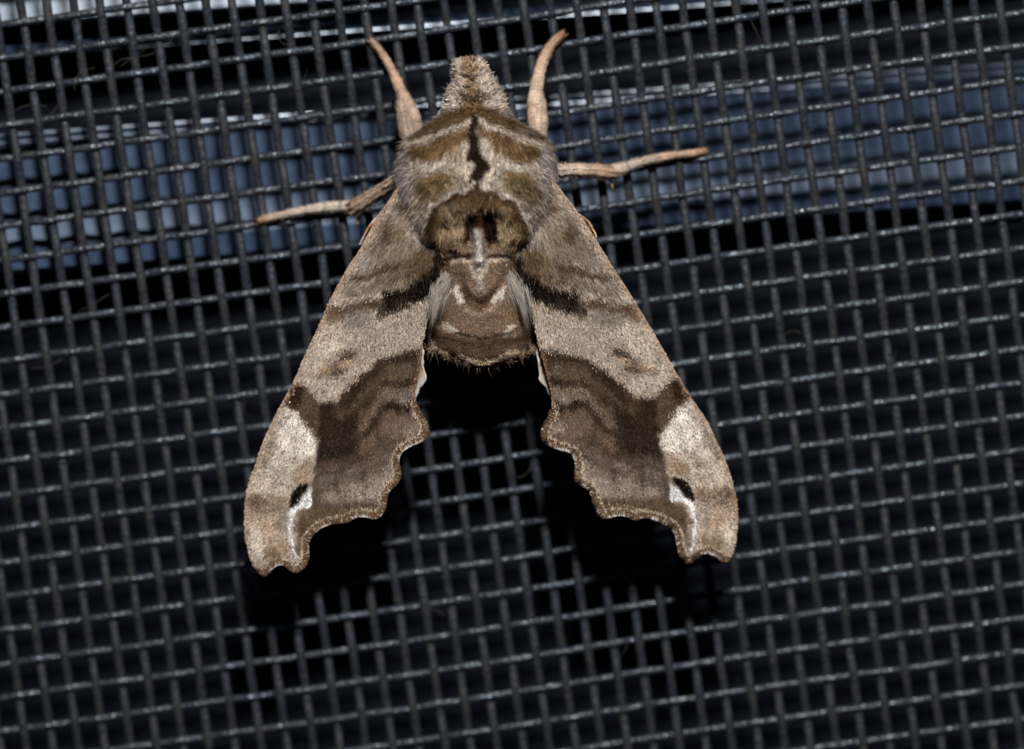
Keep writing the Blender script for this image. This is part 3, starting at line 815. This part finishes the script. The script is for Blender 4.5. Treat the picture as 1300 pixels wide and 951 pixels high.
# scutellar roll
B.poly([(540, 305), (541, 280), (555, 260), (580, 246), (604, 242), (632, 246), (655, 258), (669, 280), (671, 305), (655, 330), (605, 335), (556, 330)], (128, 108, 82), 6)
B.stroke(ROLL, [16, 20, 20, 22, 24, 22, 20, 20, 16], (92, 70, 45), 9, 0.95, 1.6)
B.stroke([(541, 303), (541, 283), (555, 262), (579, 248), (604, 244)], 6, (74, 52, 30), 4, 0.8); B.stroke([(604, 244), (632, 248), (655, 260), (669, 281), (669, 300)], 6, (84, 60, 34), 4, 0.7)
B.stroke([(537, 300), (537, 280), (551, 259), (576, 246), (592, 239), (598, 232)], 4.5, (194, 184, 172), 3.5, .9, 2.6); B.stroke([(614, 238), (636, 247), (659, 259), (671, 278), (675, 300)], 4.5, (194, 184, 172), 3.5, .9, 2.6)
B.blob(578, 268, 18, 7, (156, 140, 118), 0.8); B.blob(634, 268, 14, 6, (152, 132, 104), 0.7); B.blob(583, 278, 8, 6, (84, 70, 56), 0.6)
B.blob(567, 295, 11, 11, (150, 130, 102), 0.6, .9, 2); B.blob(646, 296, 11, 11, (146, 126, 98), 0.6, .9, 2); B.blob(580, 300, 6, 12, (158, 140, 116), .5); B.blob(636, 300, 6, 12, (158, 140, 116), .5)
B.poly([(535, 308), (556, 312), (560, 338), (552, 350), (540, 340)], (58, 44, 30), 8, 0.7); B.poly([(680, 306), (660, 310), (656, 338), (664, 350), (676, 338)], (58, 44, 30), 8, 0.7)
B.poly([(590, 283), (601, 273), (622, 273), (631, 283), (629, 309), (621, 314), (615, 298), (611, 292), (604, 293), (600, 307), (590, 311)], (40, 22, 12), 4, 1.0)
B.blob(608, 284, 5, 8, (96, 62, 32), 0.7)
# abdomen
B.poly([(560, 316), (592, 312), (606, 300), (624, 314), (656, 316), (668, 345), (662, 400), (555, 400), (548, 345)], (130, 110, 94), 8)
B.blob(562, 330, 14, 11, (122, 98, 66), 0.8); B.blob(655, 330, 12, 12, (122, 98, 66), 0.8)
B.stroke([(606, 296), (608, 320), (610, 348), (610, 360)], [14, 22, 18, 8], (158, 146, 136), 6, 0.95); B.stroke([(605, 296), (607, 322), (608, 340)], [7, 9, 5], (206, 199, 190), 4, 1)
B.stroke([(568, 329), (580, 327), (597, 325)], 6, (52, 33, 21), 4, 1); B.stroke([(620, 327), (635, 324), (648, 327)], 6, (52, 33, 21), 4, 1)
B.stroke([(574, 334), (585, 331), (594, 331), (598, 342), (601, 352)], 4.5, (190, 172, 152), 4, .85, 1.2); B.stroke([(644, 331), (630, 331), (619, 333), (615, 344), (611, 354)], 4.5, (190, 172, 152), 4, .85, 1.2)
B.poly([(572, 338), (594, 336), (602, 356), (598, 372), (586, 366)], (124, 104, 84), 8, 0.8); B.poly([(646, 336), (622, 338), (614, 356), (622, 372), (634, 366)], (124, 104, 84), 8, 0.8)
B.stroke([(588, 370), (596, 382), (608, 387), (620, 383), (629, 371)], 13, (86, 68, 46), 8, 0.85); B.blob(608, 365, 6, 6, (150, 142, 134), 0.7)
B.stroke([(579, 366), (581, 375), (586, 384)], [6, 9, 6], (204, 193, 181), 5, 0.9, 1.6); B.stroke([(640, 368), (634, 377), (625, 384)], [6, 9, 6], (204, 193, 181), 5, 0.9, 1.6)
B.poly([(550, 388), (575, 384), (600, 396), (625, 394), (648, 384), (672, 388), (680, 420), (650, 424), (612, 430), (570, 422), (545, 415)], (120, 99, 82), 10, 0.92, 1.6)
B.stroke([(590, 392), (600, 398), (612, 398), (628, 392)], 5, (162, 142, 122), 5, 0.6)
B.blob(562, 396, 10, 12, (122, 98, 70), 0.6); B.blob(654, 396, 10, 12, (122, 98, 70), 0.6)
B.poly([(540, 412), (560, 418), (580, 424), (612, 430), (650, 424), (684, 412), (690, 460), (640, 475), (580, 475), (540, 460)], (90, 71, 56), 8, 0.95, 1.6)
B.stroke([(552, 426), (580, 433), (612, 438), (645, 433), (676, 426)], 8, (56, 40, 29), 7, .7, 2)
B.stroke([(562, 413), (570, 416), (579, 422)], [4, 8, 3], (214, 203, 187), 3, 0.95, 1.2); B.stroke([(656, 413), (648, 417), (640, 421)], [4, 7, 3], (204, 192, 176), 3, 0.9, 1.2)
B.stroke([(580, 423), (596, 426), (612, 430), (640, 424)], 3, (128, 104, 80), 3, 0.7)
B.stroke([(544, 428), (546, 440), (556, 447), (566, 449)], 5.5, (206, 192, 172), 3, 1); B.stroke([(582, 452), (598, 457), (611, 463), (626, 458), (640, 452), (656, 448)], 5.5, (184, 162, 136), 3, .95)

B.C *= np.exp(0.13*vnoise(B.X, B.Y*0.5, 2.2, 84)+0.12*vnoise(B.X, B.Y*0.6, 4.5, 85)+0.08*vnoise(B.X, B.Y, 11, 86))[..., None]
B.C = 0.32*(B.C/0.32)**1.22
B.C = B.C*0.92+B.C.mean(2, keepdims=True)*0.08
c = B.get(BX, YY)
n_y = len(ys)
i = np.arange(n_y-1)[:, None]*NT; j = np.arange(NT)[None]
BF = np.stack([i+j, i+(j+1) % NT, i+NT+(j+1) % NT, i+NT+j], -1).reshape(-1, 4)[:, ::-1]
V = BV.reshape(-1, 3)
e0 = V[:NT].mean(0); e1 = V[-NT:].mean(0)
Vall = np.vstack([V, e0, e1])
jj = np.arange(NT)
T1 = np.stack([np.full(NT, len(V)), jj, (jj+1) % NT], 1)[:, ::-1]; T2 = np.stack([np.full(NT, len(V)+1), (n_y-1)*NT+(jj+1) % NT, (n_y-1)*NT+jj], 1)[:, ::-1]
Ft = np.vstack([BF[:, [0, 1, 2]], BF[:, [0, 2, 3]], T1, T2])
a = Vall[Ft]; nn = np.cross(a[:, 1]-a[:, 0], a[:, 2]-a[:, 0]); ce = a.mean(1); axis_ = np.stack([np.zeros(len(ce))+V[:, 0].mean(), ce[:, 1], np.full(len(ce), 4.0)], 1)
if (np.einsum('ij,ij->i', nn, ce-axis_)).mean() < 0:
    Ft = Ft[:, ::-1]
cb = np.vstack([c.reshape(-1, 3), c[0].mean(0), c[-1].mean(0)])
body = mesh_obj('body', Vall, Ft, M_BODY, moth, cb*0.75)

# ---- fur of the body
r = np.random.default_rng(3)
N = 190000
yy = r.uniform(74, 466, N*2); th = r.uniform(-0.35, math.pi+0.35, N*2)
xl, xr, wt, wb = ring_at(yy)
keep = r.random(N*2) < np.clip((xr-xl)/200, 0.15, 1)*0.9
yy, th = yy[keep][:N], th[keep][:N]; N = len(yy)
def P3(y, t):
    x, z = body_pt(y, t); return unproj(x, y, z), x
p, px = P3(yy, th)
pa, _ = P3(yy, th+0.03); pb, _ = P3(np.clip(yy+1.5, 74, 467), th)
ta = pa-p; tb = pb-p
nrm = np.cross(tb, ta); nrm /= np.linalg.norm(nrm, axis=1)[:, None]+1e-9
cen = p.copy(); cen[:, 0] = unproj(np.full(N, 606.0), yy, np.full(N, 4.0))[:, 0]; cen[:, 2] = 4.2
nrm *= np.sign(np.einsum('ij,ij->i', nrm, p-cen))[:, None]
head = 1-sstep(128, 150, yy)
abd = np.where((px > 562) & (px < 652), sstep(306, 322, yy), sstep(335, 370, yy))
flow = np.zeros((N, 3)); flow[:, 1] = -1
flow[:, 0] = (px-606)/100*0.45
flow[:, 0] += 0.35*vnoise(px, yy, 14, 61); flow[:, 1] += 0.25*vnoise(px, yy, 14, 62)
flow[:, 0] += 0.32*vnoise(px, yy, 5, 63); flow[:, 1] += 0.2*vnoise(px, yy, 5, 64)
flow[:, 1] *= 1-head*1.5; flow[:, 0] += head*(px-604)/40*0.8
# hairs of the roll sweep towards the crest
rl = np.exp(-(seg_dist(px, yy, ROLL)[0]/12)**2)
flow[:, 0] -= rl*(px-606)/60*0.7
flow -= nrm*np.einsum('ij,ij->i', flow, nrm)[:, None]
flow /= np.linalg.norm(flow, axis=1)[:, None]+1e-6
d = flow+nrm*(0.42-0.2*abd+0.25*head)[:, None]+r.normal(0, .20, (N, 3))*(1+head*1.2)[:, None]
d /= np.linalg.norm(d, axis=1)[:, None]
cl_ = np.exp(-(seg_dist(px, yy, CENTRE)[0]/9)**2)
hol = np.exp(-(seg_dist(px, yy, [(598, 270), (622, 270), (628, 300), (612, 285), (596, 300), (598, 270)])[0]/9)**2)
Lh = r.uniform(.17, .38, N)*(1-0.60*abd)*(1-0.25*head)*(1+0.35*rl)*(1-0.35*cl_)*(1-0.6*hol)
Lh *= 1+0.35*vnoise(px, yy, 6, 65)
stray = r.random(N) < .05*(1-abd)*(1-hol)
Lh = np.where(stray, Lh*1.7, Lh)
d = np.where(stray[:, None], d+nrm*.35, d); d /= np.linalg.norm(d, axis=1)[:, None]
wd = r.uniform(.020, .034, N)*(1+0.9*head)*(1+0.3*abd)
sd = np.cross(d, nrm); sd /= np.linalg.norm(sd, axis=1)[:, None]+1e-9
mid = p+d*(Lh*.55)[:, None]+nrm*(Lh*.06)[:, None]
tip = p+d*Lh[:, None]-nrm*(Lh*.08)[:, None]
root = p-nrm*0.03
s2 = sd*(wd/2)[:, None]
Vf = np.stack([root-s2, root+s2, mid+s2*.9, mid-s2*.9, tip], 1).reshape(-1, 3)
jt = 1.1-0.3*abd
cf = B.get(px+d[:, 0]*Lh*PXMM*.65+r.normal(0, 1, N)*jt, yy-d[:, 1]*Lh*PXMM*.65+r.normal(0, 1, N)*jt)
cf = cf*np.exp(r.normal(0, 1, N)*(.38-.08*abd-.1*head))[:, None]
pl = (r.random(N) < .14)*r.uniform(.3, .8, N)
cf = cf*(1-pl[:, None])+np.minimum(cf*2.2, lin((214, 202, 186)))*pl[:, None]
dk = (r.random(N) < .14)*r.uniform(.3, .8, N)
cf = cf*(1-dk[:, None])+lin((56, 44, 33))*dk[:, None]
wr = (r.random(N) < .12)*.5
cf = cf*(1-wr[:, None])+(cf.mean(1)[:, None]*np.array([1.3, .97, .65]))*wr[:, None]
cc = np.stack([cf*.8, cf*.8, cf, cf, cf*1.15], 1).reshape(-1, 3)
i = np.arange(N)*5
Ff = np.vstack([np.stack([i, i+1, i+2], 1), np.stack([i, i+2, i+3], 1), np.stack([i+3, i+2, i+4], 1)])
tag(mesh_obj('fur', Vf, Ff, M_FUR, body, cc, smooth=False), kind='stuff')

build_wing('L')
build_wing('R')

# long pale hairs between the abdomen and the wing bases, brown tufts at the wing roots
def hair_tuft(name, specs, seed):
    r = np.random.default_rng(seed)
    Vs, Cs, Fs, o = [], [], [], 0
    for (x0, y0, x1, y1, h0, h1, n, spread, c, lw) in specs:
        for _ in range(n):
            a = np.array([x0, y0])+r.normal(0, spread, 2); b = np.array([x1, y1])+r.normal(0, spread*1.3, 2)
            bow = r.normal(0, 3)
            t = np.linspace(0, 1, 5)
            X = a[0]+(b[0]-a[0])*t+bow*t*(1-t)*2; Y = a[1]+(b[1]-a[1])*t
            H = h0+(h1-h0)*t+min(0.35, 0.012*math.hypot(x1-x0, y1-y0))*np.sin(t*math.pi)+r.normal(0, .05)
            P = unproj(X, Y, H)
            V, F = tube(P, lw*np.linspace(1, .3, 5), 4)
            F = tris(F)
            Vs.append(V); Fs.append(F+o); o += len(V)
            Cs.append(np.ones((len(V), 3))*lin(c)*math.exp(r.normal(0, .25)))
    return mesh_obj(name, np.vstack(Vs), np.vstack(Fs), M_FUR, body, np.vstack(Cs))
E = (148, 126, 104);
END = [(548, 446), (566, 452), (582, 457), (598, 461), (612, 464), (626, 461), (644, 456), (660, 452), (678, 447)]
G = (176, 166, 156); O = (112, 91, 66); K = (52, 38, 25)
hair_tuft('hair_tuft', [(571, 345, 549, 396, 6.95, 6.95, 26, 3.6, G, .007), (566, 350, 546, 420, 6.9, 6.9, 34, 3.2, G, .007), (573, 356, 559, 405, 6.85, 6.6, 14, 3, G, .007), (570, 350, 553, 378, 6.9, 6.9, 9, 3.6, G, .009), (572, 356, 556, 392, 6.8, 6.7, 8, 3.4, G, .009), (563, 345, 549, 372, 6.9, 7.0, 9, 3.4, G, .009), (554, 355, 545, 412, 7.0, 6.9, 30, 3.6, G, .009),
                        (542, 320, 530, 344, 7.3, 7.05, 60, 7, O, .011), (550, 334, 541, 360, 6.95, 6.9, 50, 4, K, .016)], 71)
hair_tuft('hair_tuft', [(645, 345, 668, 396, 6.95, 6.95, 26, 3.6, G, .007), (650, 350, 673, 418, 6.9, 6.9, 34, 3.2, G, .007), (643, 356, 658, 404, 6.85, 6.6, 14, 3, G, .007), (645, 350, 664, 378, 6.9, 6.9, 9, 3.6, G, .009), (643, 356, 662, 392, 6.8, 6.7, 8, 3.4, G, .009), (652, 345, 668, 372, 6.9, 7.0, 9, 3.4, G, .009), (663, 355, 674, 410, 7.0, 6.9, 30, 3.6, G, .009),
                        (672, 316, 685, 342, 7.3, 7.05, 60, 7, O, .011), (664, 332, 673, 358, 6.95, 6.9, 50, 4, K, .016)], 72)

hair_tuft('hair_tuft', [(x, y-5, x+(x-612)*.04, y+5, 5.9, 5.4, 34, 4.2, E, .011) for x, y in END], 73)

# ---- legs and antennae
def limb(name, pts, colr, parent, n=10, sub=8, furry=0.0, bands=0, seed=0):
    """pts: (photo x, y, height mm, radius px)"""
    r = np.random.default_rng(seed)
    S = spline(pts, sub)
    P = unproj(S[:, 0], S[:, 1], S[:, 2])
    R = S[:, 3]/PXMM*(1.08 if furry else 1)
    if furry:
        R = R*(1+0.07*vnoise(np.arange(len(R)), np.zeros(len(R))+seed*9.7, 4, 91))
    t = np.linspace(0, 1, len(S))
    if bands:
        R = R*(1-0.13*np.maximum(0, np.cos(t*bands*2*math.pi))**6)
    V, F = tube(P, R, n)
    V[:-2] += r.normal(0, .012, (len(V)-2, 3))
    cs = np.array([lin(x) for x in colr])
    ct = np.stack([np.interp(t, np.linspace(0, 1, len(cs)), cs[:, k]) for k in range(3)], 1)
    if bands:
        ct = ct*(1-0.25*np.maximum(0, np.cos(t*bands*2*math.pi))**8)[:, None]
    C = np.vstack([np.repeat(ct, n, 0)*np.exp(r.normal(0, .16, len(S)*n)+np.repeat(0.22*vnoise(np.arange(len(S)), np.zeros(len(S))+seed*5.3, 3, 92), n))[:, None], ct[:1], ct[-1:]])
    o = mesh_obj(name, V, tris(F), M_LEG, parent, C)
    if furry:
        # short scales lying along the limb
        m_ = int(5000*furry)
        k = r.integers(0, len(S)-2, m_); q = r.integers(0, n, m_)
        p = V[k*n+q]; ctr = P[k]
        nr = p-ctr; nr /= np.linalg.norm(nr, axis=1)[:, None]+1e-9
        T = P[np.minimum(k+1, len(P)-1)]-P[k]; T /= np.linalg.norm(T, axis=1)[:, None]+1e-9
        p = p+T*r.uniform(-.1, .1, (m_, 1))
        dd = T+nr*.25+r.normal(0, .20, (m_, 3)); dd /= np.linalg.norm(dd, axis=1)[:, None]
        sd = np.cross(dd, nr); sd /= np.linalg.norm(sd, axis=1)[:, None]+1e-9
        L = (r.uniform(.07, .16, m_)*np.where(r.random(m_) < .15, 1.9, 1))[:, None]; wv = sd*r.uniform(.012, .022, m_)[:, None]
        VV = np.stack([p-wv, p+wv, p+dd*L+wv*.5, p+dd*L-wv*.5], 1).reshape(-1, 3)
        cc = ct[k]*np.exp(r.normal(0.05, .15, m_)+0.25*vnoise(k, k*0+seed*5.3, 3, 92))[:, None]
        i = np.arange(m_)*4
        tag(mesh_obj('leg_scales', VV, np.stack([i, i+1, i+2, i+3], 1), M_SCALE, parent if parent is not moth else o, np.repeat(cc, 4, 0), smooth=False), kind='stuff')
    return o

GREY = (140, 122, 108); TAN = (168, 157, 146); ORG = (152, 134, 118); RUST = (152, 118, 86)
# forelegs, stretched up past the head
lf = limb('foreleg', [(530, 190, 3.4, 10), (519, 172, 3.2, 10), (514, 152, 2.8, 9.5), (511, 134, 2.4, 7), (511, 124, 2.2, 3)], [GREY, GREY, (150, 132, 118)], moth, furry=.5, seed=1)
limb('tarsus', [(530, 172, 3.0, 7), (528, 158, 2.9, 8), (521, 139, 2.6, 8), (509.5, 117, 1.9, 6.8), (498, 90, 1.15, 5.2), (485, 68, .65, 4.4), (477, 58, .5, 3.9), (471, 52, .45, 3.0)], [(150, 124, 106), ORG, (168, 140, 118), (162, 136, 114), ORG], lf, furry=.4, bands=7, seed=2)
rf = limb('foreleg', [(682, 180, 3.4, 11), (683, 166, 3.2, 11.5), (683, 150, 2.9, 11.5), (683, 132, 2.6, 9.5), (682, 122, 2.4, 5)], [GREY, (168, 146, 126), (160, 138, 120)], moth, furry=.5, seed=3)
limb('tarsus', [(679, 162, 3.1, 8), (678, 140, 2.9, 9), (680, 122, 2.5, 8.6), (682.5, 104, 2.0, 7.6), (686.5, 86, 1.4, 6.6), (693, 69, .9, 6), (702.5, 54, .6, 5.3), (709, 48, .5, 4.6), (713.5, 44, .45, 3.2)], [(162, 134, 116), (172, 152, 134), (176, 150, 128), (170, 140, 116), (150, 112, 88)], rf, furry=.4, bands=7, seed=4)
# middle legs, spread sideways on the weave
lm = limb('midleg', [(520, 222, 4.4, 9), (503, 231, 3.8, 8.5), (485, 242, 2.8, 8), (466, 254, 1.9, 8.5), (453, 262, 1.35, 9.2), (446, 265, 1.1, 6)], [(168, 150, 134), (160, 140, 122), (150, 128, 108), (110, 84, 64)], moth, furry=.7, seed=5)
limb('tarsus', [(450, 262, 1.0, 6.5), (432, 262, .85, 7), (412, 263.5, .75, 6.6), (389, 266.5, .65, 5.4), (360, 272.5, .52, 4.4), (340, 277, .46, 3.9), (329, 280, .42, 2.8)], [(176, 158, 142), TAN, (186, 170, 154), (180, 158, 138), RUST], lm, furry=.4, bands=6, seed=6)
limb('spur', [(456, 266, 1.2, 2.8), (455, 275, 1.0, 2.3), (454, 285, .9, 1.0)], [(170, 140, 110), (190, 160, 130)], lm, n=7, seed=7)
rm = limb('midleg', [(690, 216, 4.4, 9), (707, 217.5, 3.6, 8.2), (728, 216.5, 2.7, 8.2), (750, 217, 1.9, 8.4), (768, 219, 1.4, 9), (778, 219.5, 1.1, 7), (783, 219, 1.0, 4)], [TAN, (190, 168, 148), (160, 132, 110), (116, 84, 62)], moth, furry=.7, seed=8)
limb('tarsus', [(776, 217, 1.1, 7.4), (791.5, 213.5, .95, 7), (806, 208.5, .85, 6.2), (820, 204, .75, 5.6), (837, 200.5, .62, 5.4), (852, 198, .55, 4.7), (875, 195, .48, 4.3), (888, 193, .44, 3.8), (894, 192, .42, 2.4)], [(188, 168, 150), TAN, (170, 144, 122), (186, 158, 132), RUST], rm, furry=.4, bands=6, seed=9)
limb('spur', [(774, 222, 1.2, 2.6), (776, 231, 1.0, 2.0), (778, 240, .9, .9)], [(150, 116, 84), (170, 136, 104)], rm, n=7, seed=10)
# paired claws at the end of each foot
for leg, x, y, dx, dy in ((lf, 472, 53, -.75, -.65), (rf, 712.5, 45, .8, -.6), (lm, 331, 279.5, -.97, .25), (rm, 892, 192.3, .99, -.12)):
    for sgn in (-1, 1):
        qx, qy = -dy*sgn, dx*sgn
        limb('claw', [(x+qx*1, y+qy*1, .42, 1.3), (x+dx*4+qx*3, y+dy*4+qy*3, .42, 1.1), (x+dx*8+qx*3.5, y+dy*8+qy*3.5, .28, .6), (x+dx*9+qx*3, y+dy*9+qy*3, .12, .3)], [(120, 84, 54), (84, 56, 36)], leg, n=6, sub=3, seed=20)
# antennae folded back under the leading edges
limb('antenna', [(566, 148, 4.6, 2.2), (548, 178, 2.2, 2.0), (522, 222, 2.4, 2.0), (500, 256, 4.0, 2.0), (483, 273, 5.0, 1.7), (470.5, 285, 5.3, 1.6), (462, 300, 5.4, 1.5), (456.5, 310.5, 5.45, .8)], [(196, 186, 180), (196, 150, 110), (196, 186, 180), (140, 96, 66), (180, 158, 140)], moth, n=7, seed=11)
limb('antenna', [(645, 148, 4.6, 2.2), (662, 178, 2.2, 2.0), (685, 222, 2.4, 2.0), (712, 256, 4.2, 2.0), (732, 271, 5.0, 1.7), (746, 281, 5.3, 1.8), (753, 292, 5.4, 1.5), (757.5, 301.5, 5.45, .8)], [(150, 100, 60), (160, 106, 62), (138, 100, 68), (184, 156, 124)], moth, n=7, seed=12)
